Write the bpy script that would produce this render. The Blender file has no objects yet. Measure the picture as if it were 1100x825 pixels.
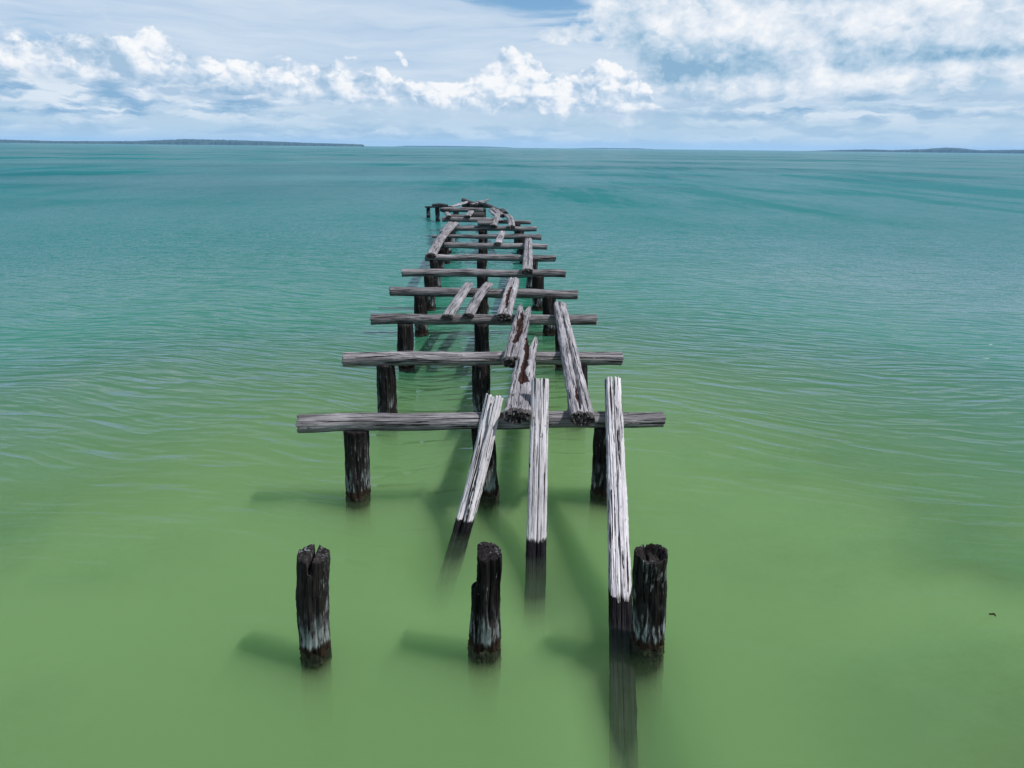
import bpy, math, random
import numpy as np
from mathutils import Vector
R = math.radians
scene = bpy.context.scene
COL = scene.collection

# ------------------------------------------------------------------ numpy noise
_rs = np.random.RandomState(7)
_perm = _rs.permutation(256)
_perm = np.concatenate([_perm, _perm, _perm])
_grad = _rs.normal(size=(256, 3)); _grad /= np.linalg.norm(_grad, axis=1)[:, None]

def perlin(x, y, z):
    x, y, z = np.broadcast_arrays(np.asarray(x, float), np.asarray(y, float), np.asarray(z, float))
    xi = np.floor(x).astype(int); yi = np.floor(y).astype(int); zi = np.floor(z).astype(int)
    xf, yf, zf = x - xi, y - yi, z - zi
    fade = lambda t: t * t * t * (t * (t * 6 - 15) + 10)
    u, v, w = fade(xf), fade(yf), fade(zf)
    xi &= 255; yi &= 255; zi &= 255
    def g(a, b, c):
        h = _perm[_perm[_perm[(xi + a) & 255] + ((yi + b) & 255)] + ((zi + c) & 255)]
        q = _grad[h]
        return q[..., 0] * (xf - a) + q[..., 1] * (yf - b) + q[..., 2] * (zf - c)
    l = lambda a, b, t: a + t * (b - a)
    return 1.5 * l(l(l(g(0,0,0), g(1,0,0), u), l(g(0,1,0), g(1,1,0), u), v),
                   l(l(g(0,0,1), g(1,0,1), u), l(g(0,1,1), g(1,1,1), u), v), w)

def fbm(x, y, z, o=3):
    s, a, f = 0, 1, 1
    for _ in range(o):
        s = s + a * perlin(x * f, y * f, z * f); a *= .5; f *= 2.03
    return s

def sstep(a, b, x):
    t = np.clip((x - a) / (b - a), 0, 1); return t * t * (3 - 2 * t)

# ------------------------------------------------------------------ node helper
class NT:
    """tiny expression builder on a node tree"""
    def __init__(s, tree): s.t = tree
    def node(s, typ, **kw):
        n = s.t.nodes.new(typ)
        for k, v in kw.items(): setattr(n, k, v)
        return n
    def put(s, sock, v):
        if v is None: return
        if isinstance(v, S): s.t.links.new(v.k, sock)
        elif hasattr(v, 'is_linked'): s.t.links.new(v, sock)
        else:
            if sock.type == 'RGBA' and isinstance(v, (tuple, list)) and len(v) == 3: v = (*v, 1)
            sock.default_value = v
    def m(s, op, a, b=None, c=None, clamp=False):
        n = s.node('ShaderNodeMath', operation=op, use_clamp=clamp)
        for i, v in enumerate((a, b, c)): s.put(n.inputs[i], v)
        return S(s, n.outputs[0])
    def vec(s, x, y, z):
        n = s.node('ShaderNodeCombineXYZ')
        for i, v in enumerate((x, y, z)): s.put(n.inputs[i], v)
        return S(s, n.outputs[0])
    def sep(s, v):
        n = s.node('ShaderNodeSeparateXYZ'); s.put(n.inputs[0], v)
        return [S(s, o) for o in n.outputs]
    def noise(s, v, scale=1, detail=4, rough=.5, dist=0, lac=2.0, dim='3D'):
        n = s.node('ShaderNodeTexNoise', noise_dimensions=dim); s.put(n.inputs['Vector'], v)
        s.put(n.inputs['Scale'], scale); s.put(n.inputs['Detail'], detail)
        s.put(n.inputs['Roughness'], rough); s.put(n.inputs['Distortion'], dist); s.put(n.inputs['Lacunarity'], lac)
        return S(s, n.outputs[0])
    def voro(s, v, scale=1, detail=3, rough=.5):
        n = s.node('ShaderNodeTexVoronoi', feature='F1', voronoi_dimensions='2D', normalize=True); s.put(n.inputs['Vector'], v)
        s.put(n.inputs['Scale'], scale); s.put(n.inputs['Detail'], detail); s.put(n.inputs['Roughness'], rough)
        return S(s, n.outputs['Distance'])
    def scale(s, v, xyz):
        n = s.node('ShaderNodeVectorMath', operation='MULTIPLY'); s.put(n.inputs[0], v); s.put(n.inputs[1], xyz)
        return S(s, n.outputs[0])
    def vadd(s, v, w):
        n = s.node('ShaderNodeVectorMath', operation='ADD'); s.put(n.inputs[0], v); s.put(n.inputs[1], w)
        return S(s, n.outputs[0])
    def ss(s, a, b, x, lo=0, hi=1):
        n = s.node('ShaderNodeMapRange', interpolation_type='SMOOTHSTEP'); n.clamp = True
        for i, v in enumerate((x, a, b, lo, hi)): s.put(n.inputs[i], v)
        return S(s, n.outputs[0])
    def mix(s, f, a, b, mode='MIX'):
        n = s.node('ShaderNodeMix', data_type='RGBA', blend_type=mode)
        s.put(n.inputs[0], f); s.put(n.inputs[6], a); s.put(n.inputs[7], b)
        return S(s, n.outputs[2])
    def ramp(s, f, stops, interp='LINEAR'):
        n = s.node('ShaderNodeValToRGB'); s.put(n.inputs[0], f); r = n.color_ramp; r.interpolation = interp
        while len(r.elements) < len(stops): r.elements.new(.5)
        for e, (p, c) in zip(r.elements, stops):
            e.position = p; e.color = (*c, 1) if len(c) == 3 else c
        return S(s, n.outputs[0])
    def attr(s, name):
        n = s.node('ShaderNodeAttribute', attribute_name=name); return S(s, n.outputs['Vector']), S(s, n.outputs['Fac'])
    def pos(s): return S(s, s.node('ShaderNodeNewGeometry').outputs['Position'])
    def bump(s, h, strength=1, dist=.01, normal=None):
        n = s.node('ShaderNodeBump'); s.put(n.inputs['Strength'], strength); s.put(n.inputs['Distance'], dist)
        s.put(n.inputs['Height'], h)
        if normal is not None: s.put(n.inputs['Normal'], normal)
        return S(s, n.outputs[0])
class S:
    def __init__(s, nt, k): s.nt, s.k = nt, k
    def __add__(s, o): return s.nt.m('ADD', s, o)
    __radd__ = __add__
    def __mul__(s, o): return s.nt.m('MULTIPLY', s, o)
    __rmul__ = __mul__
    def __sub__(s, o): return s.nt.m('SUBTRACT', s, o)
    def __rsub__(s, o): return s.nt.m('SUBTRACT', o, s)
    def __truediv__(s, o): return s.nt.m('DIVIDE', s, o)
    def clamp_lo(s, lo): return s.nt.m('MAXIMUM', s, lo)
    def clamp(s): return s.nt.m('ADD', s, 0.0, clamp=True)

def new_mat(name):
    m = bpy.data.materials.new(name); m.use_nodes = True
    m.node_tree.nodes.clear()
    return m, NT(m.node_tree)
def finish(nt, shader=None, volume=None):
    o = nt.node('ShaderNodeOutputMaterial')
    if shader is not None: nt.t.links.new(shader, o.inputs['Surface'])
    if volume is not None: nt.t.links.new(volume, o.inputs['Volume'])
def principled(nt, col, rough, normal=None, spec=.3):
    b = nt.node('ShaderNodeBsdfPrincipled')
    nt.put(b.inputs['Base Color'], col); nt.put(b.inputs['Roughness'], rough)
    nt.put(b.inputs['Specular IOR Level'], spec)
    if normal is not None: nt.put(b.inputs['Normal'], normal)
    return b.outputs[0]

# ------------------------------------------------------------------ wood materials
def wood_mat(name, pale, mid, dark, check, checks=.5, wet_z=.13, patch=None, rough=.85, bump=1.0, spec=.25):
    m, t = new_mat(name)
    g, _ = t.attr('grain')
    fine = t.noise(t.scale(g, (95, 95, 3.2)), 1, 4, .6)
    mid_n = t.noise(t.scale(g, (26, 26, 1.1)), 1, 4, .55, .3)
    blot = t.noise(t.scale(g, (5, 5, 1.6)), 1, 4, .6)
    f = (fine * .45 + mid_n * .45 + blot * .5 - .2).clamp()
    col = t.ramp(f, [(.28, dark), (.47, mid), (.68, pale)])
    # long drying checks drawn as near-black lines
    ck = t.noise(t.scale(g, (42, 42, 1.0)), 1, 3, .55, .4)
    ckm = t.ss(.335 + .1 * checks, .30 + .1 * checks, ck)
    kn = t.noise(t.scale(g, (20, 20, 9)), 1, 2, .5)
    knm = t.ss(.30, .26, kn) * .7
    ckm = t.m('MAXIMUM', ckm, knm)
    col = t.mix(ckm, col, check)
    oi = t.node('ShaderNodeObjectInfo')
    tone = S(t, oi.outputs['Random']) * .42 + .79
    col = t.scale(col, t.vec(tone * 1.02, tone, tone * .99))
    p = t.pos(); _, _, z = t.sep(p)
    if patch:                       # salt and lichen stains low on the piles
        sn = t.noise(t.scale(g, (30, 30, 5)), 1, 5, .65)
        sl = t.noise(t.scale(g, (6, 6, 2)), 1, 3, .5)
        band = t.ss(.13, .2, z + (sn - .5) * .15) * t.ss(patch[1], patch[1] * .35, z + (sl - .5) * .5)
        fac = t.ss(.51, .64, sn * .6 + sl * .5) * band * patch[2]
        hi = t.ss(.60, .70, sn * .65 + sl * .42) * .6
        col = t.mix(fac, col, patch[0])
        col = t.mix(hi, col, patch[0])
        rn = t.noise(t.scale(g, (14, 14, 5)), 1, 4, .6)
        rust = t.ss(.20, .10, z + (rn - .5) * .22)
        col = t.mix(rust, col, t.ramp(rn, [(.35, (.007, .005, .004)), (.6, (.034, .019, .013))]))
    wn = t.noise(t.scale(g, (16, 16, 2)), 1, 3, .5)
    wet = t.ss(wet_z + .02, wet_z - .015, z + (wn - .5) * .10)
    col = t.mix(wet, col, t.mix(.93, col, (.006, .006, .006)))
    h = fine * .5 + mid_n * .7 - ckm * .8
    nrm = t.bump(h, .8 * bump, .006)
    ro = t.ss(0, 1, wet, rough, .35)
    finish(t, principled(t, col, ro, nrm, spec))
    return m

PALE = wood_mat('silver_driftwood', (.52, .50, .53), (.35, .335, .36), (.15, .142, .154), (.012, .010, .010), 1.0)
PLANK = wood_mat('grey_driftwood', (.33, .315, .335), (.175, .166, .182), (.055, .051, .056), (.012, .010, .010), .95)
BEAM = wood_mat('weathered_beam', (.28, .268, .285), (.118, .111, .12), (.036, .033, .035), (.006, .005, .005), 1.1)
PILE = wood_mat('tarred_pile', (.034, .030, .030), (.011, .0095, .0095), (.005, .0045, .0045), (.002, .0018, .0018), .8,
                wet_z=.05, patch=((.26, .28, .29), .62, .9), spec=.06)
DARK = wood_mat('blackened_log', (.10, .095, .10), (.04, .037, .038), (.014, .013, .013), (.006, .005, .005), .6)

def rot_mat():
    m, t = new_mat('rotten_heartwood')
    g, _ = t.attr('grain')
    a = t.noise(t.scale(g, (40, 40, 14)), 1, 5, .65)
    b = t.noise(t.scale(g, (14, 14, 5)), 1, 3, .5)
    col = t.ramp(a * .6 + b * .4, [(.36, (.008, .005, .005)), (.5, (.020, .008, .0065)), (.6, (.048, .020, .015)), (.70, (.20, .145, .12))])
    finish(t, principled(t, col, .9, t.bump(a, 1, .012), .1))
    return m
ROT = rot_mat()
ENDW = wood_mat('charred_plank_end', (.11, .10, .10), (.030, .026, .026), (.010, .009, .009), (.005, .004, .004), .7)
SAWN = wood_mat('grey_end_grain', (.30, .29, .28), (.18, .17, .17), (.08, .075, .075), (.02, .018, .018), .6)
WETW = wood_mat('soaked_wood', (.024, .022, .025), (.007, .0065, .008), (.003, .003, .003), (.0015, .0015, .0015), .6, wet_z=-9, rough=.7, spec=.04)
def algae_mat():
    m, t = new_mat('waterline_algae')
    g, _ = t.attr('grain')
    a = t.noise(t.scale(g, (32, 32, 24)), 1, 5, .65)
    b = t.noise(t.scale(g, (9, 9, 7)), 1, 3, .5)
    col = t.ramp(a * .55 + b * .45, [(.36, (.006, .005, .004)), (.52, (.014, .013, .007)), (.66, (.045, .042, .016)), (.80, (.17, .16, .09))])
    finish(t, principled(t, col, .5, t.bump(a, 1, .02), .4))
    return m
ALGAE = algae_mat()

# ------------------------------------------------------------------ timber builder
def tag(o, label, cat, group=None, kind=None):
    if label: o['label'] = label
    if cat: o['category'] = cat
    if group: o['group'] = group
    if kind: o['kind'] = kind
    return o

def make_obj(name, V, F, mat, origin, grain=None, parent=None, smooth=True):
    me = bpy.data.meshes.new(name)
    V = np.asarray(V, float)
    me.from_pydata((V - np.asarray(origin)).tolist(), [], [list(f) for f in F])
    me.materials.append(mat)
    if grain is not None:
        a = me.attributes.new('grain', 'FLOAT_VECTOR', 'POINT')
        a.data.foreach_set('vector', np.asarray(grain, np.float32).ravel())
    if smooth: me.polygons.foreach_set('use_smooth', [True] * len(me.polygons))
    me.update()
    o = bpy.data.objects.new(name, me)
    COL.objects.link(o)
    if parent is not None:
        o.parent = parent
        o.location = Vector(origin) - parent.location
    else: o.location = Vector(origin)
    return o

def submesh(V, F, G, mask):
    F = np.asarray(F, dtype=object)
    sel = [f for f, k in zip(F, mask) if k]
    ids = sorted({i for f in sel for i in f}); mp = {i: k for k, i in enumerate(ids)}
    return V[ids], [[mp[i] for i in f] for f in sel], G[ids]

def timber(name, p0, p1, wid, thick, mat, seed, n=2.4, M=64, ds=.03, cracks=(), jag0=.02, jag1=.02, notch0=None, notch1=None,
           bend=(0, 0), lumps=.06, ridges=.005, clip=None, up=(0, 0, 1), parts=(), wander=.0, origin=None, notch_len=.5, body='board', growth=None):
    """one hewn log or plank from p0 to p1. wid, thick: half sizes at both ends.
    cracks: (angle, half width, depth, s0, s1, rot); parts: (name, material, fn(V, cav, s) -> bool per face)"""
    p0, p1 = np.array(p0, float), np.array(p1, float)
    L = np.linalg.norm(p1 - p0); d = (p1 - p0) / L
    x = np.cross(d, np.array(up, float)); x /= np.linalg.norm(x); y = np.cross(x, d)     # x across, y out of the top face
    N = max(6, int(L / ds) + 1)
    s = np.linspace(0, L, N)[:, None]; tt = s / L
    th = np.linspace(0, 2 * math.pi, M, endpoint=False)[None, :]
    a = wid[0] + (wid[1] - wid[0]) * tt; b = thick[0] + (thick[1] - thick[0]) * tt
    c, sn = np.cos(th), np.sin(th)
    rb = ((np.abs(c) / a) ** n + (np.abs(sn) / b) ** n) ** (-1 / n)
    sx = seed * 13.7
    mod = 1 + lumps * fbm(c * 1.1 + sx, sn * 1.1, s * 1.4 + sx, 3)
    xr, yr = rb * c, rb * sn
    mod = mod + ridges / rb * (fbm(xr / .021 + sx, yr / .021, s / .42 + sx, 2))
    mod = mod + .4 * ridges / rb * fbm(xr / .03 + sx, yr / .03, s / .06, 2)
    if growth:
        mod = mod + growth[1] / rb * np.exp(-((s - growth[0]) / .13) ** 2) * np.clip(fbm(xr / .045 + sx, yr / .045, s / .05, 3), -.1, 1)
    cav = np.zeros((N, M)); rot = np.zeros((N, M))
    for k, (ang, hw, dep, s0, s1, rt) in enumerate(cracks):
        wob = .35 * hw * fbm(s * 2.2 + sx + k * 5, 3.3, 1.7, 3) + .10 * perlin(s * .7 + sx, k * 3.1, .5)
        q = np.abs((th - ang - wob + math.pi) % (2 * math.pi) - math.pi)
        w = hw * (.75 + .5 * perlin(s * 3.1 + sx, k * 7.7, 2.2)) * np.clip(np.minimum(s - s0 + .02, s1 - s + .02) / .18, 0, 1) ** .6 + 1e-4
        prof = np.clip(1.25 * (1 - q / w), 0, 1) ** .6
        dd = dep * (.8 + .35 * fbm(s * 5 + sx, c * 3, sn * 3 + k, 2))
        cut = prof * dd * ((s >= s0 - .02) & (s <= s1 + .02))
        cav = np.maximum(cav, cut)
        if rt: rot = np.maximum(rot, cut)
    mod = np.maximum(mod - cav, .05)
    X, Y = rb * mod * c, rb * mod * sn
    if clip is not None: X, Y = clip(X, Y, s + 0 * X, sx)
    rings = [(X, Y, s + 0 * X)]
    # caps: concentric inner rings
    K = 14 if M >= 110 else 5
    def cap(Xe, Ye, se):
        out = []
        for q in range(1, K):
            f = 1 - q / K
            out.append((Xe * f, Ye * f, np.full_like(Xe, se)))
        return out
    c0, c1 = cap(X[0], Y[0], 0.), cap(X[-1], Y[-1], L)
    allX = np.concatenate([np.array([q[0] for q in c0[::-1]]), X, np.array([q[0] for q in c1])])
    allY = np.concatenate([np.array([q[1] for q in c0[::-1]]), Y, np.array([q[1] for q in c1])])
    allS = np.concatenate([np.array([q[2] for q in c0[::-1]]), s + 0 * X, np.array([q[2] for q in c1])])
    allX = np.vstack([allX, np.zeros((1, M))]); allY = np.vstack([allY, np.zeros((1, M))]); allS = np.vstack([allS, np.zeros((1, M))])
    cavA = np.vstack([np.zeros((K - 1, M)), cav, np.zeros((K, M))]); rotA = np.vstack([np.zeros((K - 1, M)), rot, np.zeros((K, M))])
    nr = allX.shape[0] - 1
    NI = nr * M
    FX = np.concatenate([allX[:-1].ravel(), [0, 0]]); FY = np.concatenate([allY[:-1].ravel(), [0, 0]])
    FS = np.concatenate([allS[:-1].ravel(), [0, L]])
    FC = np.concatenate([cavA[:-1].ravel(), [0, 0]]); FR = np.concatenate([rotA[:-1].ravel(), [0, 0]])
    # broken ends: shift along the grain as a function of the place in the section
    nl = min(notch_len, L * .45)
    w0 = np.clip(1 - FS / nl, 0, 1) ** 1.3; w1 = np.clip(1 - (L - FS) / nl, 0, 1) ** 1.3
    j = fbm(FX / .035 + sx, FY / .05, sx * .3, 3)
    S0 = jag0 * j + (notch0(FX, FY) if notch0 else 0)
    S1 = jag1 * fbm(FX / .035 - sx, FY / .05, sx * .7, 3) - (notch1(FX, FY) if notch1 else 0)
    SP = FS + w0 * S0 + w1 * S1
    T = FS / L
    bx = bend[0] * np.sin(math.pi * T) + wander * perlin(FS * .9 + sx, 1.1, 2.2)
    by = bend[1] * np.sin(math.pi * T) + wander * perlin(FS * .9 - sx, 4.1, 7.2)
    V = p0 + SP[:, None] * d + (FX + bx)[:, None] * x + (FY + by)[:, None] * y
    G = np.stack([FX + seed * 1.31, FY + seed * .77, SP + seed * 2.9], 1)
    F, fc, fr = [], [], []
    for i in range(nr - 1):
        o = i * M
        for k in range(M):
            k2 = (k + 1) % M
            F.append((o + k, o + k2, o + M + k2, o + M + k))
    for k in range(M):
        k2 = (k + 1) % M
        F.append((NI, k2, k)); o = (nr - 1) * M; F.append((NI + 1, o + k, o + k2))
    org = p0 if origin is None else np.array(origin, float)
    masks = []
    used = np.zeros(len(F), bool)
    for (pn, pm, fn) in parts:
        vm = fn(V, FC, FR, SP)
        fm = np.array([vm[list(f)].mean() > .5 for f in F]) & ~used
        used |= fm; masks.append((pn, pm, fm))
    root = bpy.data.objects.new(name, None); COL.objects.link(root)
    root.location = Vector(org); root.empty_display_size = .2
    v, f, g = submesh(V, F, G, ~used)
    make_obj(body, v, f, mat, org, g, root)
    for pn, pm, fm in masks:
        if fm.sum() > 3:
            v, f, g = submesh(V, F, G, fm)
            make_obj(pn, v, f, pm, org, g, root)
    return root

def end_part(dep, seed, name='broken_end', mat=None):
    return (name, mat or ENDW, lambda V, C, Rr, Sx: Sx < dep * (1 + .9 * fbm(V[:, 0] * 14, V[:, 1] * 3, seed, 2)))
def sawn(L, which):
    return ('sawn_end', SAWN, (lambda V, C, Rr, Sx: Sx < .004 + 0 * Sx) if which == 0 else (lambda V, C, Rr, Sx: Sx > L - .004))
ROTPART = ('rotten_core', ROT, lambda V, C, Rr, Sx: Rr > .22)
def algae(seed):
    return ('algae_band', ALGAE, lambda V, C, Rr, Sx: (V[:, 2] + .08 * fbm(V[:, 0] * 11, V[:, 1] * 11, seed + V[:, 2] * 3, 2)) < .07)
SEAFLOOR = -1.6
PG = 'timber piles of the ruined jetty'
def pile(label, top, bot, r, seed, M=64, ds=.035, **kw):
    """top: point at the top, bot: point at the water line; the pile goes on down into the sand"""
    top, bot = np.array(top, float), np.array(bot, float)
    d = (bot - top) / (top[2] - bot[2])
    foot = top + d * (top[2] - SEAFLOOR + .1)
    kw.setdefault('jag1', .007)
    zo = -SEAFLOOR + .1 - .95
    kw['cracks'] = tuple((a, h, dp, s0 + zo, s1 + zo, rt) for a, h, dp, s0, s1, rt in kw.get('cracks', ()))
    o = timber('timber_pile', foot, top, (r * 1.06, r * .96), (r * 1.06, r * .96), PILE, seed, n=2.1, M=M, ds=ds, up=(0, -1, 0), jag0=0,
               lumps=.16, ridges=.008, parts=(algae(seed),), wander=.02, body='shaft', growth=(-SEAFLOOR + .1 + .0, .022), **kw)
    return tag(o, label, 'pile', PG)

hp = math.pi / 2
# in a pile the frame is x = across, y = towards the camera
slot = lambda X, Y: .14 * (np.abs(X + .0) < .021) + .015 * (X > .05)
pile('front left black pile with a narrow slot sawn in its top', (-1.54, 4.86, 1.125), (-1.63, 4.86, .0), .141, 1, M=150, ds=.02,
     notch1=slot, notch_len=.2, cracks=((hp + .4, .14, .16, .3, 1.4, 0), (hp - .5, .1, .12, .9, 1.7, 0)))
def step_clip(X, Y, s, sx):
    z = s - 1.70
    k = sstep(.60, .68, z + .09 * fbm(Y / .03, s * 3, sx, 2) + 1.2 * (X + .06))
    lim = -.078 + .016 * fbm(Y / .02, s / .05, sx, 2)
    X2 = np.where(X < lim, lim + (X - lim) * .05, X)
    Y2 = np.where(X < lim, Y * .9, Y)
    return X * (1 - k) + X2 * k, Y * (1 - k) + Y2 * k
pile('front middle black pile, half broken away into a narrow jagged upper part', (.04, 4.86, 1.115), (.015, 4.86, .0), .149, 2, M=120, ds=.018,
     clip=step_clip, jag1=.012, cracks=((hp - .2, .2, .22, 1.35, 2.3, 0), (hp + .5, .15, .2, .9, 2.0, 0), (hp - .8, .1, .15, .9, 2.3, 0)))
pile('front right black pile with a ragged hollow top, beside the longest leaning plank', (1.585, 4.86, 1.08), (1.635, 4.86, .0), .158, 3, M=120, ds=.02,
     notch1=lambda X, Y: .08 * sstep(.135, .09, np.hypot(X, Y)) + .03 * (np.abs(X + .03) < .012), jag1=.014, notch_len=.2,
     cracks=((hp - .5, .12, .14, .6, 1.7, 0), (hp + .3, .08, .12, 1.2, 1.8, 0)))

ROW0, BAY = 7.752, 2.6915
rowY = lambda k: ROW0 + BAY * (k - 1)
ORD = ['', 'nearest', 'second', 'third', 'fourth', 'fifth', 'sixth', 'seventh', 'eighth', 'ninth', 'tenth', 'eleventh', 'twelfth', 'thirteenth']
beam_name = lambda k: 'the nearest crossbeam' if k == 1 else f'the {ORD[k]} crossbeam from the front'
rad = random.Random(4)
px = {1: ((-1.69, -1.76), (.0, .05), (1.69, 1.71)), 2: ((-1.69, -1.71), (-.05, -.02), (1.68, 1.70)), 3: ((-1.68, -1.69), (-.04, -.02), (1.73, 1.77)),
      4: ((-1.59, -1.61), (-.05, -.03), (1.70, 1.73)), 5: ((-1.59, -1.60), (-.02, 0), (1.63, 1.66))}
for k in range(1, 14):
    Y = rowY(k)
    sides = px.get(k) or tuple((c + rad.uniform(-.05, .05), c + rad.uniform(-.06, .06)) for c in (-1.62, 0, 1.66))
    for q, (xt, xb) in enumerate(sides):
        if k >= 11 and q == 2: continue
        side = ('left', 'middle', 'right')[q]
        r = {1: .170, 2: .172}.get(k, .165) * (1 if q != 1 else .96) * rad.uniform(.95, 1.05)
        look = {(1, 0): 'salt stained black pile', (2, 0): 'white footed black pile'}.get((k, q), 'dark timber pile')
        pile(f'{look} holding up the {side} of {beam_name(k)}', (xt, Y, 1.05), (xb, Y, 0), r, 10 + k * 3 + q,
             M=72 if k <= 2 else 40 if k < 6 else 26, ds=.03 if k <= 2 else .06 if k < 6 else .1,
             cracks=((hp + rad.uniform(-.8, .8), .1, .16, .6, 2.0, 0), (hp + rad.uniform(-.8, .8), .08, .14, .9, 2.1, 0)) if k < 6 else ())
pile('thin short pile standing alone at the far left end of the jetty', (-3.76, 44.6, .66), (-3.76, 44.6, 0), .14, 71, M=24, ds=.1)
pile('pale far pile under the small black curved log at the jetty end', (-2.99, 42.4, .9), (-2.99, 42.4, 0), .15, 72, M=24, ds=.1)

# ------------------------------------------------------------------ crossbeams
BG = 'crossbeams of the ruined jetty'
def beam(label, x0, x1, k, zc0, zc1, r, seed, mat=BEAM, y0=0, y1=0, cat='crossbeam', **kw):
    Y = rowY(k)
    hi = k <= 3
    kw.setdefault('cracks', ((hp + .5, .06, .14, .3, 2.2, 0), (hp + 1.0, .05, .12, 1.8, 4.4, 0), (hp + .1, .05, .12, 2.6, 4.2, 0)) if k < 6 else ())
    o = timber('crossbeam', (x0, Y + y0, zc0), (x1, Y + y1, zc1), (r[0], r[1]), (r[0] * .98, r[1] * .98), mat, seed, n=2.3,
               M=96 if hi else 48 if k < 7 else 28, ds=.025 if hi else .05 if k < 7 else .1, lumps=.07, ridges=.006, wander=.025, jag0=.025, jag1=.025, body='log',
               parts=(sawn(0, 0), sawn(abs(x1 - x0), 1)), **kw)
    return tag(o, label, cat, BG)
beam('nearest grey crossbeam, the widest in view, with three pale planks leaning on it', -2.44, 2.46, 1, 1.135, 1.145, (.121, .104), 101)
beam('second crossbeam from the front, one piece of grey round timber', -2.41, 2.45, 2, 1.14, 1.13, (.122, .118), 102)
beam('third crossbeam from the front, under two short plain planks and a rot-streaked plank', -2.38, 2.45, 3, 1.135, 1.12, (.112, .11), 103)
beam('fourth crossbeam from the front, knotted and rough towards its right end', -2.36, 2.42, 4, 1.15, 1.07, (.115, .12), 104)
beam('fifth crossbeam from the front, under the near end of the cracked plank on the right', -2.38, 2.44, 5, 1.13, 1.10, (.115, .115), 105)
beam('sixth crossbeam from the front, its left end covered by a long slanting plank', -1.93, 2.43, 6, 1.13, 1.11, (.112, .11), 106)
beam('seventh crossbeam from the front, its left end stopping short by the slanting plank', -1.45, 2.40, 7, 1.14, 1.11, (.11, .11), 107)
beam('eighth crossbeam from the front, its thin broken left tip poking past the slanting plank', -2.1, 2.42, 8, 1.12, 1.11, (.06, .125), 108)
beam('ninth crossbeam from the front, carrying a short fat log at its middle', -1.35, 2.43, 9, 1.13, 1.12, (.105, .115), 109)
beam('tenth crossbeam from the front, thick left half raised above the others', -2.02, .5, 10, 1.24, 1.20, (.125, .12), 110)
beam('stub of crossbeam on the right of the far plank heap', .75, 2.37, 10, 1.09, 1.08, (.10, .10), 111, y0=.35, y1=.35)
beam('short thin crossbeam piece between the two pale stub planks far out', -1.95, -.55, 11, 1.12, 1.14, (.09, .09), 112)
beam('black squat beam block on the far middle pile', -.62, 0.05, 11, 1.17, 1.17, (.17, .16), 113, mat=DARK)
beam('farthest thick crossbeam, pale on top, left of the last logs', -2.33, -.02, 12, 1.22, 1.21, (.14, .13), 114)

beam('outermost crossbeam, mostly hidden behind the last logs', -1.3, .45, 13, 1.20, 1.20, (.13, .12), 115, mat=DARK)
# ------------------------------------------------------------------ loose planks
PLG = 'loose planks lying on the jetty'
def plank(label, p0, p1, wid, thick, seed, mat=PLANK, cat='plank', name='loose_plank', group=PLG, parts=None, **kw):
    o = timber(name, p0, p1, wid, thick, mat, seed, parts=parts or (end_part(.07, seed), ROTPART), **kw)
    return tag(o, label, cat, group)
def top_to_axis(p0, p1, t0, t1):
    """points given on the upper face -> points on the axis"""
    p0, p1 = np.array(p0, float), np.array(p1, float); d = p1 - p0; d /= np.linalg.norm(d)
    x = np.cross(d, (0, 0, 1)); x /= np.linalg.norm(x); y = np.cross(x, d)
    return p0 - y * t0, p1 - y * t1
def through(top, wl, z):
    top, wl = np.array(top, float), np.array(wl, float)
    return wl + (wl - top) / (top[2] - wl[2]) * (-z)
WETPART = ('wet_foot', WETW, lambda V, C, Rr, Sx: V[:, 2] < .12 + .03 * fbm(V[:, 0] * 22, V[:, 1] * 2, Sx * 2, 2))
HG = 'pale planks leaning from the nearest crossbeam into the water'
fork = lambda w, dep, c=0.0: (lambda X, Y: dep * np.clip(1 - np.abs(X - c) / w, 0, 1) ** .8)
def lean(label, top, wl, zend, wid, thick, seed, off=(0, 0, 0), **kw):
    a, b = top_to_axis(through(top, wl, zend) + np.array(off), top, thick[0], thick[1])
    return plank(label, a, b, wid, thick, seed, mat=PALE, name='leaning_plank', group=HG, parts=(WETPART,), **kw)
lean('leftmost leaning plank, tilted to the left, split by a deep groove into a forked top', (.13, 7.72, 1.535), (-.365, 6.80, 0), -.95,
     (.115, .115), (.085, .08), 201, n=3.0, M=150, ds=.018, notch1=fork(.045, .26, .0), bend=(.035, -.04), ridges=.009, lumps=.08,
     cracks=((hp + .05, .46, .86, .6, 3.4, 0), (hp + .55, .07, .25, .9, 2.3, 0), (hp - .75, .05, .2, 1.5, 2.9, 0), (-hp, .25, .4, 1.9, 3.4, 0)))
lean('middle leaning plank, straight and pale silver with one thin dark crack', (.775, 7.90, 1.70), (.635, 6.32, 0), -.95,
     (.122, .118), (.088, .085), 202, n=3.6, M=150, ds=.018, notch1=fork(.012, .08, .0), ridges=.007, lumps=.04, jag1=.03,
     cracks=((hp - .05, .075, .6, 1.0, 3.8, 0), (hp + .45, .05, .28, .8, 2.6, 0), (hp - .45, .045, .25, 1.2, 3.4, 0), (hp + .7, .03, .2, 1.6, 3.6, 0)))
lean('longest leaning plank on the right, running on under the water to the photo edge', (1.80, 8.05, 1.66), (1.42, 5.25, 0), -1.1,
     (.128, .108), (.095, .085), 203, n=3.2, M=150, ds=.02, notch1=fork(.016, .2, .0), ridges=.010, lumps=.05, jag1=.03, bend=(.03, -.17), off=(0, .05, .42),
     cracks=((hp + .0, .10, .65, .4, 5.2, 0), (hp + .5, .06, .3, .6, 4.0, 0), (hp - .5, .055, .3, 1.2, 5.0, 0), (hp + .85, .04, .2, 2., 4.6, 0), (hp - .2, .04, .25, .5, 2.4, 0)))

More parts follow.
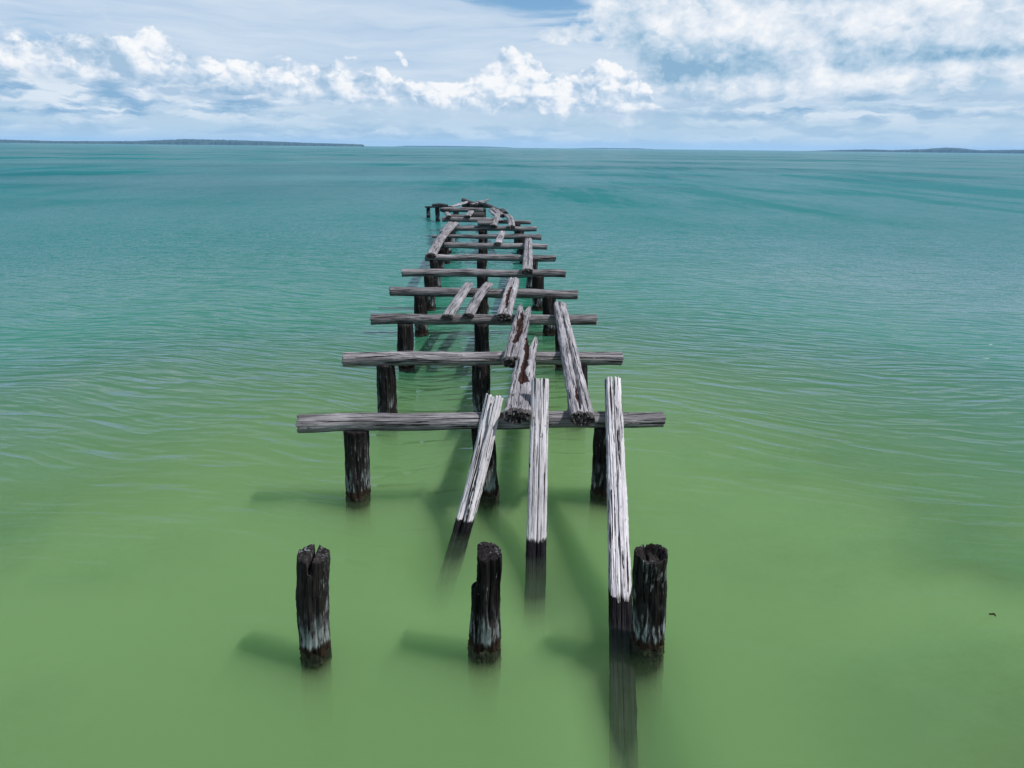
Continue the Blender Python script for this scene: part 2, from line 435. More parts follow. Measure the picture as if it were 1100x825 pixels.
def flat(label, far, near, wid, thick, seed, **kw):      # far and near are points on the upper face
    a, b = top_to_axis(near, far, thick[0], thick[1])
    return plank(label, a, b, wid, thick, seed, **kw)
flat('forked plank with a red rotten heart, lying between the nearest and the second crossbeam', (.84, 10.85, 1.43), (.44, 7.44, 1.42), (.175, .15), (.085, .085), 211,
     n=2.6, M=140, ds=.022, notch1=fork(.07, .6, .03), notch_len=.9, ridges=.012, lumps=.12, jag0=.07, jag1=.05,
     cracks=((hp - .05, 1.05, .78, 1.0, 3.7, 1), (hp + .1, .35, .5, .1, 1.3, 0), (hp - .9, .12, .3, .1, 1.5, 0), (hp + 1.0, .08, .3, .2, 2.2, 0)))
flat('long grey plank on the right with one black crack, reaching the nearest crossbeam', (1.70, 13.55, 1.43), (1.285, 7.36, 1.42), (.155, .135), (.09, .085), 212,
     n=2.4, M=130, ds=.025, notch1=fork(.02, .12, .0), ridges=.009, lumps=.09, jag0=.06, jag1=.04, notch_len=.4,
     cracks=((hp - .15, .42, .8, .3, 5.0, 0), (hp + .3, .5, .6, .1, 1.0, 1), (hp + .6, .06, .25, .4, 3., 0), (hp - .8, .05, .22, 2., 5.8, 0)))
flat('short hollow plank with a dark red cavity, from the second to the third crossbeam', (.89, 13.25, 1.43), (.48, 9.62, 1.42), (.17, .15), (.09, .08), 213,
     n=2.4, M=120, ds=.025, notch1=fork(.07, .6, .03), notch_len=1.0, ridges=.011, lumps=.14, jag0=.06, jag1=.06,
     cracks=((hp + .1, 1.15, .85, .8, 3.1, 1), (hp + .5, .25, .4, .05, 1.0, 0), (hp - .4, .35, .5, 2.4, 3.7, 0)))
flat('broad rotten plank with a red brown seam, rightmost of three on the third crossbeam', (.80, 16.25, 1.43), (.425, 12.45, 1.42), (.155, .145), (.085, .08), 214,
     n=2.8, M=90, ds=.03, notch1=fork(.03, .1, -.02), ridges=.01, lumps=.1, jag0=.07, jag1=.05,
     cracks=((hp + .1, .75, .75, .5, 2.8, 1), (hp - .5, .14, .4, .05, 1.4, 0), (hp - .3, .1, .4, 2.2, 3.8, 0)))
flat('plain rounded plank, middle one of three on the third crossbeam', (.145, 15.98, 1.37), (-.30, 12.70, 1.37), (.115, .125), (.06, .06), 215,
     n=2.3, M=64, ds=.04, bend=(-.05, .0), cracks=((hp + .3, .12, .3, 2.0, 3.2, 0),))
flat('plain flat plank, leftmost of three on the third crossbeam', (-.37, 15.95, 1.37), (-.735, 12.62, 1.37), (.125, .115), (.06, .06), 216,
     n=3.0, M=64, ds=.04, cracks=((hp + .3, .2, .4, 2.9, 3.2, 0),))
flat('cracked plank by the right piles, reaching from the fifth to the seventh crossbeam', (1.71, 24.1, 1.41), (1.25, 17.65, 1.40), (.16, .13), (.085, .08), 217,
     n=2.5, M=80, ds=.04, notch1=fork(.03, .4, 0), jag0=.08, jag1=.05, ridges=.01, cracks=((hp, .45, .8, .5, 5.6, 0),))
flat('short pale plank between the seventh and eighth crossbeams', (.80, 26.75, 1.34), (.54, 23.35, 1.34), (.135, .13), (.06, .055), 218,
     n=2.8, M=48, ds=.06)
flat('long slanting cracked plank on the left, from the sixth to the ninth crossbeam', (-1.27, 29.3, 1.41), (-1.66, 20.35, 1.40), (.155, .17), (.085, .085), 219,
     n=2.5, M=80, ds=.05, jag0=.1, jag1=.05, ridges=.012, bend=(-.12, .0), cracks=((hp - .1, .2, .7, .3, 6.5, 0), (hp + .5, .12, .4, .1, 1.5, 0)))
flat('short plank with a black broken end beside the long slanting plank', (-1.50, 29.5, 1.40), (-1.62, 26.1, 1.39), (.16, .14), (.085, .08), 220,
     n=2.6, M=48, ds=.06, jag0=.12, cracks=((hp, .5, .7, -.1, .8, 0),))
o = timber('short_log', (-.24, 29.25, 1.36), (.44, 29.22, 1.36), (.125, .12), (.12, .115), BEAM, 221, n=2.2, M=32, ds=.05, jag0=.03, jag1=.03, body='log', parts=(sawn(0, 0), sawn(.68, 1)))
tag(o, 'short fat log lying across the middle of the ninth crossbeam', 'log')

HEAP = 'broken timber heaped at the jetty end'
def heap(label, far, near, wid, thick, seed, mat=PLANK, **kw):
    kw.setdefault('M', 40); kw.setdefault('ds', .06); kw.setdefault('n', 2.5); kw.setdefault('jag0', .1); kw.setdefault('jag1', .1)
    a, b = top_to_axis(near, far, thick[0], thick[1])
    return plank(label, a, b, wid, thick, seed, mat=mat, name='broken_timber', cat='broken timber', group=HEAP, **kw)
heap('ragged pale plank slanting across the tenth crossbeam in the far heap', (.86, 34.8, 1.50), (.46, 28.7, 1.37), (.15, .13), (.08, .07), 231, ridges=.014, lumps=.2,
     notch1=fork(.05, .5), cracks=((hp, .4, .7, .4, 5.5, 0),))
heap('short pale splinter crossing under the ragged plank in the far heap', (.36, 33.6, 1.56), (.88, 30.6, 1.36), (.10, .09), (.06, .05), 232, lumps=.2)
heap('arched split plank with a black hollow at the right of the far heap', (1.06, 33.6, 1.36), (1.27, 28.6, 1.34), (.15, .14), (.08, .075), 233, bend=(.1, .16), lumps=.16,
     mat=PLANK, cracks=((hp, .55, .8, .1, 4.9, 0),), notch0=fork(.06, .4))
heap('black knob of timber at the top of the arched plank', (.98, 34.4, 1.56), (1.12, 33.2, 1.52), (.16, .15), (.10, .10), 234, mat=DARK, lumps=.2)
heap('pale stub plank on the left behind the raised tenth crossbeam', (-2.0, 35.3, 1.34), (-1.68, 31.7, 1.46), (.13, .13), (.07, .07), 235)
heap('pale stub plank with a slot behind the middle of the tenth crossbeam', (-.66, 35.0, 1.40), (-.78, 31.8, 1.46), (.16, .16), (.07, .07), 236, cracks=((hp, .3, .8, -.1, 3.3, 0),))
heap('dark slanting log running down right from the far end of the jetty', (-.05, 40.2, 1.47), (1.05, 34.3, 1.47), (.10, .10), (.09, .09), 237, mat=DARK, n=2.1)
heap('black log end, topmost at the far left of the last logs', (-1.25, 40.9, 1.60), (-.50, 39.0, 1.50), (.15, .14), (.13, .12), 238, mat=DARK, n=2.1)
heap('pale plank lying crosswise on the last logs', (.30, 40.9, 1.56), (-.75, 38.6, 1.45), (.09, .10), (.05, .05), 239)
heap('low grey plank sloping up behind the farthest thick crossbeam', (-.95, 40.0, 1.50), (-1.9, 37.5, 1.40), (.16, .14), (.06, .06), 240)
heap('dark lump of timber at the left end of the far stub planks', (-2.25, 35.2, 1.52), (-1.85, 34.6, 1.50), (.14, .13), (.12, .11), 243, mat=DARK, lumps=.25)
heap('rough pale chunk wedged between the ragged plank and the arched plank', (.50, 34.6, 1.58), (1.0, 32.6, 1.44), (.14, .16), (.09, .09), 244, lumps=.28, ridges=.014, cracks=((hp, .4, .6, .2, 1.8, 0),))
heap('short pale block lying on the last logs near the outermost crossbeam', (-.35, 39.6, 1.56), (.15, 39.0, 1.50), (.12, .12), (.08, .08), 245, lumps=.22)
heap('thin dark rail laid from the lone far left pile to its neighbour', (-3.95, 45.0, .75), (-2.55, 42.1, 1.02), (.10, .10), (.06, .06), 241, mat=DARK, n=2.2)
heap('small black curved log on top of the pale far pile', (-3.30, 42.9, 1.08), (-2.35, 41.6, 1.16), (.12, .10), (.10, .09), 242, mat=DARK, n=2.1, bend=(0, .05), lumps=.25)

# ------------------------------------------------------------------ sea floor, water, far land
FAR = 9000.0
def sand_mat():
    m, t = new_mat('sea_sand'); p = t.pos()
    a = t.noise(p, .5, 5, .55); b = t.noise(p, 6, 3, .5)
    col = t.ramp(a * .7 + b * .3, [(.3, (.19, .20, .125)), (.7, (.27, .275, .18))])
    x, y, z = t.sep(p)
    wd = t.noise(p, .22, 4, .6)
    col = t.mix(t.ss(3.0, 9.0, t.m('ABSOLUTE', x + .8) + (wd - .5) * 7.0, .0, .5), col, (.085, .11, .06))  # sand colour darkened away from the jetty in place of lens vignetting
    finish(t, principled(t, col, .95, t.bump(b, .6, .05), .05)); return m
def grid(xs, ys, zf):
    V = [(x, y, zf(x, y)) for y in ys for x in xs]; n = len(xs)
    F = [(j * n + i, j * n + i + 1, (j + 1) * n + i + 1, (j + 1) * n + i) for j in range(len(ys) - 1) for i in range(n - 1)]
    return V, F
def seabed(x, y):
    dd = math.hypot(x, y - 5)
    return -.88 - .9 * (1 - math.exp(-max(0, y - 9) / 14)) - .2 * math.exp(-((x - 1.3) / .8) ** 2 - ((y - 3.6) / 1.3) ** 2) - .4 * min(1, dd / 60) + .06 * float(perlin(x * .35, y * .35, 3.3)) * (dd < 200)
ax = [-FAR, -2000, -400, -120, -50, -30] + [i * .8 for i in range(-25, 26)] + [30, 50, 120, 400, 2000, FAR]
ay = [-400, -60, -20] + [i * .8 for i in range(-12, 45)] + [50, 90, 200, 600, 2500, FAR]
V, F = grid(ax, ay, seabed)
tag(make_obj('seabed', V, F, sand_mat(), (0, 0, 0)), None, None, kind='structure')

def water_mat():
    m, t = new_mat('sea_water')
    p = t.pos(); x, y, z = t.sep(p)
    # ripple field: crests lie across the view, turned a little clockwise
    ca, sa = math.cos(R(-9)), math.sin(R(-9))
    u = x * ca + y * sa; v = y * ca - x * sa
    wob = t.noise(t.vec(x * .10, y * .10, 0), 1, 2, .5, dim='2D')
    vv = v + (wob - .5) * 3.0
    n1 = t.noise(t.vec(u * .50, vv * 2.3, 1.0), 1, 2, .5, dim='2D')
    n1r = 1.0 - t.m('ABSOLUTE', n1 - .5) * 2.6
    n2 = t.noise(t.vec(u * 1.3, vv * 5.5, 4.0), 1, 2, .5, dim='2D')
    n3 = t.noise(t.vec(x * .11, y * .42, 8.0), 1, 3, .5, dim='2D')
    dist = t.m('SQRT', x * x + y * y)
    lee = t.noise(t.vec(x * .045, y * .10, 3.0), 1, 3, .5, dim='2D')
    right = t.ss(-2.0, 6.0, x - (y * -.12))
    calm = t.ss(4.0, 13.0, y)
    amp = (.20 + .80 * t.m('MAXIMUM', right * t.ss(5.0, 13.0, y), calm * .75)) * t.ss(.25, .7, lee, .55, 1.1)
    farp = t.noise(t.vec(x * .004, y * .018, 5.0), 1, 4, .55, dim='2D')
    amp = amp * t.ss(.3, .7, farp, .65, 1.3)
    n6 = t.noise(t.vec(u * 1.5, v * .85, 0), 1, 3, .6, dim='2D')
    h = (n1 * .10 + n1r * .095 + n2 * .030 + n3 * .16) * amp + n6 * .30 * t.ss(18.0, 40.0, dist) * t.ss(.3, .7, farp, .6, 1.3)
    for px_, py_, a_ in ((-1.63, 4.86, .006), (.015, 4.86, .006), (1.635, 4.86, .007), (-1.76, 7.75, .005), (.66, 6.25, .005)):   # rings round the wood
        ex, ey = x - px_, y - py_
        rr = t.m('SQRT', ex * ex + ey * ey)
        h = h + t.m('SINE', rr * 34.0 + (wob - .5) * 20.0) * t.m('EXPONENT', rr * -3.4) * a_
    nrm = t.bump(h, 1.0, 1.0)
    # body colour of the deeper water offshore (the shallows are lit as a volume)
    lg = t.m('LOGARITHM', dist + 1.0, 10.0)
    dark_bands = t.noise(t.vec(x * .012, y * .035, 2.0), 1, 4, .55, dim='2D')
    body = t.ramp(lg / 4.0, [(.215, (.100, .190, .085)), (.25, (.072, .175, .078)), (.31, (.026, .142, .086)), (.385, (.009, .118, .108)), (.51, (.007, .122, .132)), (.68, (.005, .118, .128)), (.85, (.005, .135, .135))])
    body = t.mix(t.ss(.42, .62, dark_bands, .0, .45) * t.ss(40.0, 90.0, dist), body, t.mix(1.0, body, (.55, .62, .68), 'MULTIPLY'))  # darker bands multiplied into the far body colour
    near = t.ss(12.0, 7.0, dist)
    body = t.mix(near * t.ss(.40, .62, t.noise(t.vec(x * .30 + 9.0, y * .42, 0), 1, 4, .6, dim='2D')), body, t.mix(t.ss(3.0, 6.5, t.m('ABSOLUTE', x + .3)), (.120, .190, .085), (.050, .092, .034)))  # body colour painted darker at both sides to darken the frame corners
    df = t.node('ShaderNodeBsdfDiffuse'); t.put(df.inputs[0], body); 
    tr = t.node('ShaderNodeBsdfTransparent')
    silt = t.noise(t.vec(x * .35, y * .5, 0), 1, 5, .6, dim='2D')
    deep = t.m('MAXIMUM', t.ss(6.5, 21.0, dist + (wob - .5) * 7.0), t.ss(.36, .70, silt, .0, .42) * t.ss(2.2, 5.5, t.m('ABSOLUTE', x + .3)))
    mx = t.node('ShaderNodeMixShader'); t.put(mx.inputs[0], deep); t.t.links.new(tr.outputs[0], mx.inputs[1]); t.t.links.new(df.outputs[0], mx.inputs[2])
    gl = t.node('ShaderNodeBsdfGlossy'); t.put(gl.inputs['Roughness'], t.ss(10.0, 300.0, dist, .07, .16)); t.put(gl.inputs['Normal'], nrm)
    fr = t.node('ShaderNodeFresnel'); t.put(fr.inputs[0], 1.333); t.put(fr.inputs[1], nrm)
    m2 = t.node('ShaderNodeMixShader'); F_ = S(t, fr.outputs[0])
    gust = t.noise(t.vec(x * .010, y * .020, 0), 1, 5, .6, dim='2D')
    wl = t.noise(t.vec(x * .07 + 5.0, y * .016, 0), 1, 9, .74, dim='2D')
    ff = (t.ss(.36, .64, gust, .30, 1.75) - 1.0) * t.ss(16.0, 60.0, dist) + (wl - .5) * 3.6 * t.ss(18.0, 70.0, dist)
    F_ = F_ * (ff + 1.0).clamp_lo(.12) * t.ss(6.0, 14.0, dist, .30, 1.0) * t.ss(20.0, 80.0, dist, 1.0, 1.3) * (1.0 + 1.5 * t.ss(0.0, 22.0, x) * t.ss(12.0, 30.0, dist))
    t.put(m2.inputs[0], F_ * t.ss(8.0, 16.0, dist, 1.0, 1.45) / (F_ * t.ss(8.0, 60.0, dist, 1.0, 3.0) + 1.0)); t.t.links.new(mx.outputs[0], m2.inputs[1]); t.t.links.new(gl.outputs[0], m2.inputs[2])
    vs = t.node('ShaderNodeVolumeScatter'); vs.inputs['Color'].default_value = (.60, .93, .50, 1); vs.inputs['Density'].default_value = .20
    vs.inputs['Anisotropy'].default_value = 0.0
    va = t.node('ShaderNodeVolumeAbsorption'); va.inputs['Color'].default_value = (.25, .56, .17, 1); va.inputs['Density'].default_value = .30
    ad = t.node('ShaderNodeAddShader'); t.t.links.new(vs.outputs[0], ad.inputs[0]); t.t.links.new(va.outputs[0], ad.inputs[1])
    finish(t, m2.outputs[0], ad.outputs[0])
    return m
X0, X1, Yb, Yf, Zb = -FAR + 50, FAR - 50, -350, FAR - 50, -6.0
V = [(X0, Yb, 0), (X1, Yb, 0), (X1, Yf, 0), (X0, Yf, 0), (X0, Yb, Zb), (X1, Yb, Zb), (X1, Yf, Zb), (X0, Yf, Zb)]
F = [(0, 1, 2, 3), (7, 6, 5, 4), (0, 4, 5, 1), (1, 5, 6, 2), (2, 6, 7, 3), (3, 7, 4, 0)]
tag(make_obj('sea', V, F, water_mat(), (0, 0, 0), smooth=False), None, None, kind='structure')

# the clear top of the water lies over a murky layer of stirred-up silt
sm, st_ = new_mat('stirred_silt')
a_ = st_.node('ShaderNodeVolumeScatter'); a_.inputs['Color'].default_value = (.665, .90, .47, 1); a_.inputs['Density'].default_value = 1.55
b_ = st_.node('ShaderNodeVolumeAbsorption'); b_.inputs['Color'].default_value = (.25, .56, .17, 1); b_.inputs['Density'].default_value = 1.95
c_ = st_.node('ShaderNodeAddShader'); st_.t.links.new(a_.outputs[0], c_.inputs[0]); st_.t.links.new(b_.outputs[0], c_.inputs[1])
finish(st_, None, c_.outputs[0])
gx = [-70, -40, -20] + [-9, -6, -4.2] + [i * .25 - 3 for i in range(25)] + [4.2, 6, 9] + [20, 40, 70]; gy = [-40, -15] + [-3, 0] + [i * .25 + 1.5 for i in range(37)] + [12, 14, 17] + [25, 40, 70]
def silt_top(x, y):
    g = lambda a, b, q, r, d: d * math.exp(-((x - a) / q) ** 2 - ((y - b) / r) ** 2)
    trough = .42 * math.exp(-((x - 1.28) / .36) ** 2) / (1 + math.exp((y - 5.1) / .2))      # dip shaped to keep the long plank dark under water
    return -.05 - .04 / (1 + math.exp((5.6 - y) / .2)) + .03 * float(fbm(x * .33, y * .33, 7.7, 2)) - g(-.55, 6.25, .42, .75, .27) - g(.60, 5.85, .42, .7, .29) - max(trough, g(1.3, 4.6, .36, .7, .28))
V, F = grid(gx, gy, silt_top)
nx, ny, n0 = len(gx), len(gy), len(V)
V = V + [(x, y, -4.0) for (x, y, z) in V]
F = F + [tuple(n0 + i for i in f[::-1]) for f in F]
for i in range(nx - 1):
    F.append((i + 1, i, n0 + i, n0 + i + 1)); q = (ny - 1) * nx; F.append((q + i, q + i + 1, n0 + q + i + 1, n0 + q + i))
for j in range(ny - 1):
    F.append((j * nx, (j + 1) * nx, n0 + (j + 1) * nx, n0 + j * nx)); q = nx - 1
    F.append(((j + 1) * nx + q, j * nx + q, n0 + j * nx + q, n0 + (j + 1) * nx + q))
tag(make_obj('suspended_silt', V, F, sm, (0, 0, 0), smooth=False), None, None, kind='stuff')

def land_mat():
    m, t = new_mat('wooded_coast'); p = t.pos()
    a = t.noise(p, .02, 5, .6)
    col = t.ramp(a, [(.35, (.020, .034, .028)), (.65, (.040, .058, .040))])
    finish(t, principled(t, col, .95, None, .05)); return m
LAND = land_mat()
def island(dist, prof, seed, depth=500):
    """prof: (azimuth deg, height m) of the wooded skyline"""
    az = np.arange(prof[0][0], prof[-1][0], .035)
    h = np.interp(az, [q[0] for q in prof], [q[1] for q in prof])
    edge = np.interp(az, [q[0] for q in prof], [1 if q[1] > 1 else 0 for q in prof])
    h = h * (1 + .08 * fbm(az * 3 + seed, 1, 1, 2)) + edge * 2.2 * np.abs(fbm(az * 9 + seed, 2, 2, 4)) * 1.6
    V, F = [], []
    offs = [(0, -1.5), (8, .55), (60, .8), (depth * .4, 1.0), (depth * .7, .6), (depth, -1.5)]
    n = len(offs)
    for a, hh in zip(az, h):
        for q, (o, f) in enumerate(offs):
            d = dist + o + 15 * float(perlin(a * 4, seed, .5))
            V.append((d * math.sin(R(a)), d * math.cos(R(a)), hh * f if f > 0 else f))
    for i in range(len(az) - 1):
        for q in range(n - 1):
            F.append((i * n + q, (i + 1) * n + q, (i + 1) * n + q + 1, i * n + q + 1))
    V = np.array(V)
    o = make_obj('island', V, F, LAND, (dist * math.sin(R(prof[0][0])), dist * math.cos(R(prof[0][0])), 0), smooth=False)
    tag(o, None, None, kind='structure')
island(4000, [(-48, 10), (-42, 14), (-35, 15), (-31.7, 11), (-27, 15), (-23.4, 29), (-20.1, 27), (-17, 22), (-14.5, 17), (-11, 13), (-10.1, 11.5), (-9.9, .2)], 1)
island(6500, [(-7.6, .3), (-6.5, 8), (-3, 10), (0, 9), (2, 4), (2.6, .3)], 2)
island(6500, [(7.5, .3), (8.5, 4), (10, 7), (13, 7), (14.3, 2), (14.5, .3)], 3)
island(4500, [(26.0, .3), (28, 7), (30.5, 14), (32, 11), (34, 18), (35.3, 28), (36.2, 25), (37.4, 15), (39.8, 20), (44, 16), (50, 10)], 4)

# ------------------------------------------------------------------ small things on the water
def leaf():
    V, F, n = [], [], 9
    for i in range(n):
        q = i / (n - 1); wv = .034 * math.sin(math.pi * q) ** .7 + .002
        for sgn in (-1, 0, 1):
            V.append(((q * .13 - .065) * .45, sgn * wv * .45, .006 + .012 * abs(sgn) + .01 * math.sin(q * 5)))
    for i in range(n - 1):
        for k in (0, 1): F.append((i * 3 + k, i * 3 + k + 1, i * 3 + k + 4, i * 3 + k + 3))
    base = len(V)
    V += [(a, b, h - .006) for a, b, h in V[:base]]
    F += [tuple(base + i for i in f[::-1]) for f in F]
    return V, F
lm, lt = new_mat('dead_leaf'); finish(lt, principled(lt, (.035, .026, .008), .8))
V, F = leaf(); L0 = np.array((5.40, 5.145, 0))
a_ = R(125); V = [(5.40 + p[0] * math.cos(a_) - p[1] * math.sin(a_), 5.145 + p[0] * math.sin(a_) + p[1] * math.cos(a_), p[2]) for p in V]
tag(make_obj('floating_leaf', V, F, lm, L0), 'tiny dark leaf floating alone on the green water far to the right of the piles', 'leaf')

# ------------------------------------------------------------------ sea air
hm, ht = new_mat('sea_haze')
hv = ht.node('ShaderNodeVolumePrincipled'); hv.inputs['Color'].default_value = (.36, .62, .98, 1); hv.inputs['Density'].default_value = 8.5e-5
finish(ht, None, hv.outputs[0])
hx, hy0, hy1, hz0, hz1 = FAR + 200, -900, FAR + 200, -8, 60
V = [(-hx, hy0, hz0), (hx, hy0, hz0), (hx, hy1, hz0), (-hx, hy1, hz0), (-hx, hy0, hz1), (hx, hy0, hz1), (hx, hy1, hz1), (-hx, hy1, hz1)]
F = [(3, 2, 1, 0), (4, 5, 6, 7), (0, 1, 5, 4), (1, 2, 6, 5), (2, 3, 7, 6), (3, 0, 4, 7)]
tag(make_obj('haze', V, F, hm, (0, 0, 0), smooth=False), None, None, kind='stuff')

# ------------------------------------------------------------------ sky
SUN_EL, SUN_AZ = R(56), R(107)        # azimuth from +Y towards +X: to the right and a little behind the camera
w = bpy.data.worlds.new('World'); scene.world = w; w.use_nodes = True
w.node_tree.nodes.clear(); t = NT(w.node_tree)
tc = t.node('ShaderNodeTexCoord')
dx, dy, dz = t.sep(tc.outputs['Generated'])
sky = t.node('ShaderNodeTexSky', sky_type='NISHITA'); sky.sun_disc = False
sky.sun_elevation = SUN_EL; sky.sun_rotation = SUN_AZ; sky.air_density = 1.0; sky.dust_density = 1.0; sky.ozone_density = 1.5
DEG = 180 / math.pi
u = t.m('ARCTAN2', dx, dy) * DEG
v = t.m('ARCSINE', dz) * DEG
def gauss(u0, v0, su, sv, amp):
    a = (u - u0) / su; b = (v - v0) / sv
    return t.m('EXPONENT', (a * a + b * b) * -1.0) * amp
BG_S = .10
def c(r, g, b): return (r / BG_S, g / BG_S, b / BG_S)
base = S(t, sky.outputs[0])
def n2(a, b, det, ro=.55): return t.noise(t.vec(a, b, 0.0), 1, det, ro, dim='2D')
def curve(x, pts):                      # pts: (azimuth deg, elevation deg)
    n = t.node('ShaderNodeFloatCurve'); cm = n.mapping.curves[0]
    P = [((a + 60) / 120, b / 15) for a, b in pts]
    while len(cm.points) < len(P): cm.points.new(.5, .5)
    for q, (a, b) in zip(cm.points, P): q.location = (a, b); q.handle_type = 'AUTO_CLAMPED'
    n.mapping.update(); t.put(n.inputs['Value'], (x + 60.0) / 120.0)
    return S(t, n.outputs[0]) * 15.0
# pale humid air low down
col = t.mix(t.ss(14.0, .0, v, .35, .92), base, t.mix(t.ss(9.0, 2.0, v), c(.16, .47, .84), c(.51, .68, .83)))
# high thin streaks
sw = n2(u * .06 + 3.0, v * .16, 3)
vs1 = n2(u * .05 + v * .03, v * .5 + sw * 1.5 + 11.0, 5, .62)
veil = t.ss(.30, .62, vs1 + gauss(-18.0, 8.5, 27.0, 6.0, .24) - gauss(5.0, 11.0, 2.6, .7, .5)) * t.ss(1.0, 4.0, v)
col = t.mix(veil * .88, col, t.ramp(vs1, [(.3, c(.49, .63, .80)), (.7, c(.69, .78, .88))]))
# heaped clouds: rounded billows, lit from the upper right
wu = n2(u * .55, v * .75 + 6.0, 4); wv = n2(u * .55 + 31.0, v * .75, 4)
def billow(a, b):
    d1 = t.voro(t.vec(a * .55, b * .78, 0.0), 1, 2.5, .55)
    return 1.0 - d1 * 1.25
pu = u + (wu - .5) * 2.6; pv = v + (wv - .5) * 1.9
B0 = billow(pu, pv)
B1 = billow(pu + .33, pv + .40)
N0 = n2(u * .28 + 7.0, v * .42, 5, .6)
N1 = n2(u * .28 + 7.0 + .28, v * .42 + .25, 3, .6)
relief = (B0 - B1) * .9 + (N0 - N1) * 1.6
edge = (B0 - .55) * 1.0 + (N0 - .5) * 2.4 + (wu - .5) * 1.0
top = curve(u, [(-60, 5), (-48, 6.5), (-40, 5.5), (-33.5, 5.9), (-28.1, 7.0), (-26.6, 6.4), (-24.6, 7.7), (-21.6, 5.9), (-15.3, 5.9), (-9.7, 5.5), (-4.9, 4.6), (-1.4, 5.3), (3.4, 7.0), (6.4, 4.8), (9.9, 6.2), (13.2, 4.6), (16, 2.6), (24, 2.2), (40, 2.0), (60, 4)])
bot = curve(u, [(-60, 3), (-40, 3.2), (-29, 3.5), (-22.9, 3.6), (-16.3, 3.2), (-9, 3.1), (-1.5, 2.8), (6.3, 2.6), (14, 2.9), (60, 3)])
# the big bank on the right
bank = gauss(13.0, 9.6, 4.2, 2.3, 1.1) + gauss(20.0, 8.8, 7.0, 3.6, 1.3) + gauss(29.0, 8.0, 9.0, 2.6, 1.3) + gauss(42.0, 7.6, 9.0, 3.2, 1.2) + gauss(24.0, 4.6, 12.0, 1.3, .9) + gauss(6.2, 8.4, 2.2, 1.0, .75) + t.ss(13.0, 22.0, v) * .45
bk = bank - .45 + edge * .36
bd = t.ss(-.05, .28, bk)
bl = n2(u * .10 + 17.0 + wu * .15, v * .25, 4, .48)
blit = .49 + relief * .52 + (bl - .5) * 1.35 + (N0 - .5) * .2 + gauss(13.5, 9.4, 4.5, 2.2, .22) + gauss(21.0, 9.4, 5.5, 1.9, .22) + gauss(29.0, 8.0, 6.0, 1.2, .18) + gauss(25.0, 4.4, 6.0, .6, .16) - gauss(18.0, 6.0, 5.0, .9, .28) - gauss(36.5, 6.2, 7.0, .55, .50) - gauss(30.0, 3.2, 14.0, .7, .24)
bcol = t.ramp(blit, [(.08, c(.25, .44, .62)), (.34, c(.44, .60, .75)), (.56, c(.64, .74, .85)), (.80, c(.83, .875, .93)), (1.0, c(.96, .97, .98))])
col = t.mix(bd * .96, col, bcol)
# the row of cumulus
raw = (top - v) / 1.5 + edge * .60 + .20
dens = t.ss(-.02, .20, raw) * t.ss(-.35, .7, v - bot + (N0 - .5) * 1.8)
warm = t.ss(-26.0, -2.0, u)
lit = .20 + relief * 1.15 + t.ss(-.6, 2.2, v - bot, .0, .34) + warm * .20 + (n2(u * .2 + 3.0, v * .3, 3) - .5) * .5
ccol = t.ramp(lit, [(.08, c(.38, .54, .71)), (.36, c(.53, .66, .80)), (.60, c(.71, .79, .89)), (.84, c(.91, .935, .965)), (1.0, c(.99, .99, .99))])
lb = gauss(-31.0, 4.6, 11.0, 2.0, 1.2) + gauss(-17.0, 4.2, 8.0, 1.1, .9) + gauss(9.0, 4.0, 6.0, 2.0, .8)
col = t.mix(t.ss(.20, .65, lb + edge * .35) * .88, col, t.ramp((N0 - .5) * 1.4 + relief * .5 + .5, [(.25, c(.42, .57, .74)), (.5, c(.58, .69, .83)), (.8, c(.82, .87, .93))]))
col = t.mix(dens * .94, col, ccol)
# small stray puffs
sp = gauss(-6.9, 6.95, .55, .30, .7) + gauss(-6.35, 6.4, .38, .5, .62) + gauss(-10.4, 6.5, .7, .25, .7)
col = t.mix(t.ss(.45, .85, sp + edge * .55 + relief * .5) * t.ss(.15, .4, sp), col, c(.88, .91, .95))
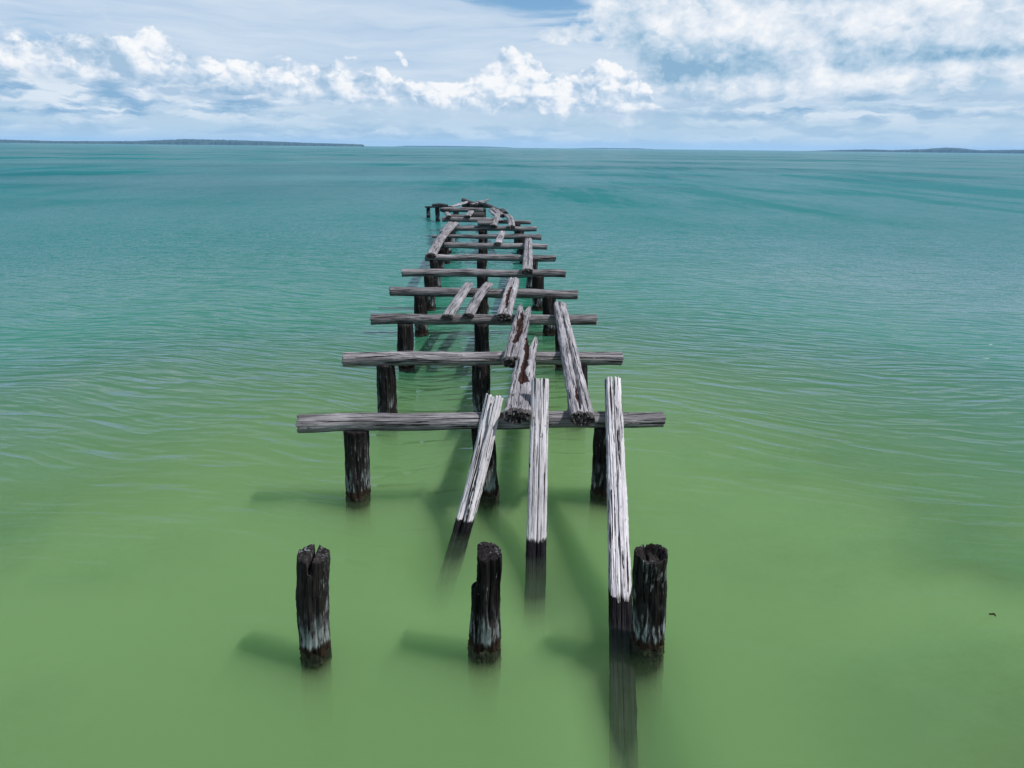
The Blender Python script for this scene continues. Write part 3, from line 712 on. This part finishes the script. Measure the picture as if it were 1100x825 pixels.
# flat grey-blue layers under the heaps
st = n2(u * .11 + 21.0, v * 1.0 + wv * .5, 5, .5)
low = gauss(-29.0, 2.9, 15.0, 1.25, 1.5) + gauss(28.0, 2.9, 15.0, 1.1, .9) + gauss(0.0, 1.0, 40.0, .7, .45)
stm = t.ss(.33, .50, st) * low.clamp()
stl = n2(u * .24 + 41.0, v * 1.15 + wv * .9, 5, .55)
stcol = t.ramp(stl, [(.38, c(.24, .43, .64)), (.49, c(.42, .58, .75)), (.60, c(.74, .82, .90))])
col = t.mix(stm * .92, col, stcol)
bgn = t.node('ShaderNodeBackground'); t.put(bgn.inputs[0], col); bgn.inputs[1].default_value = BG_S
wo = t.node('ShaderNodeOutputWorld'); t.t.links.new(bgn.outputs[0], wo.inputs[0])

sl = bpy.data.lights.new('sun', 'SUN'); sl.energy = 5.0; sl.angle = R(1.5); sl.color = (1, .97, .92)
so = bpy.data.objects.new('sun', sl); COL.objects.link(so)
ldir = Vector((-math.sin(SUN_AZ) * math.cos(SUN_EL), -math.cos(SUN_AZ) * math.cos(SUN_EL), -math.sin(SUN_EL)))
so.rotation_euler = ldir.to_track_quat('-Z', 'Y').to_euler(); so.location = (20, -5, 30)

# ------------------------------------------------------------------ camera and render settings
cam = bpy.data.cameras.new('camera'); co = bpy.data.objects.new('camera', cam); COL.objects.link(co)
cam.sensor_width = 36; cam.lens = 674.1 / 1100 * 36; cam.clip_start = .1; cam.clip_end = 30000
P_, YW, RL = .36072, .046214, .0105589
fw = Vector((math.sin(YW) * math.cos(P_), math.cos(YW) * math.cos(P_), -math.sin(P_)))
rt = Vector((math.cos(YW), -math.sin(YW), 0)); upv = rt.cross(fw)
r2 = math.cos(RL) * rt + math.sin(RL) * upv; u2 = -math.sin(RL) * rt + math.cos(RL) * upv
from mathutils import Matrix
co.matrix_world = Matrix(((r2.x, u2.x, -fw.x, .0308), (r2.y, u2.y, -fw.y, 0), (r2.z, u2.z, -fw.z, 4.6), (0, 0, 0, 1)))
scene.camera = co
scene.render.engine = 'CYCLES'
cy = scene.cycles
cy.use_denoising = True
try: cy.denoiser = 'OPENIMAGEDENOISE'
except Exception: pass
cy.sample_clamp_direct = 1.6; cy.sample_clamp_indirect = 4; cy.max_bounces = 6; cy.volume_bounces = 3; cy.diffuse_bounces = 3; cy.glossy_bounces = 3; cy.transparent_max_bounces = 12
cy.caustics_reflective = False; cy.caustics_refractive = False
vs_ = scene.view_settings
vs_.view_transform = 'Standard'; vs_.look = 'None'; vs_.exposure = 0; vs_.gamma = 1; vs_.use_curve_mapping = False
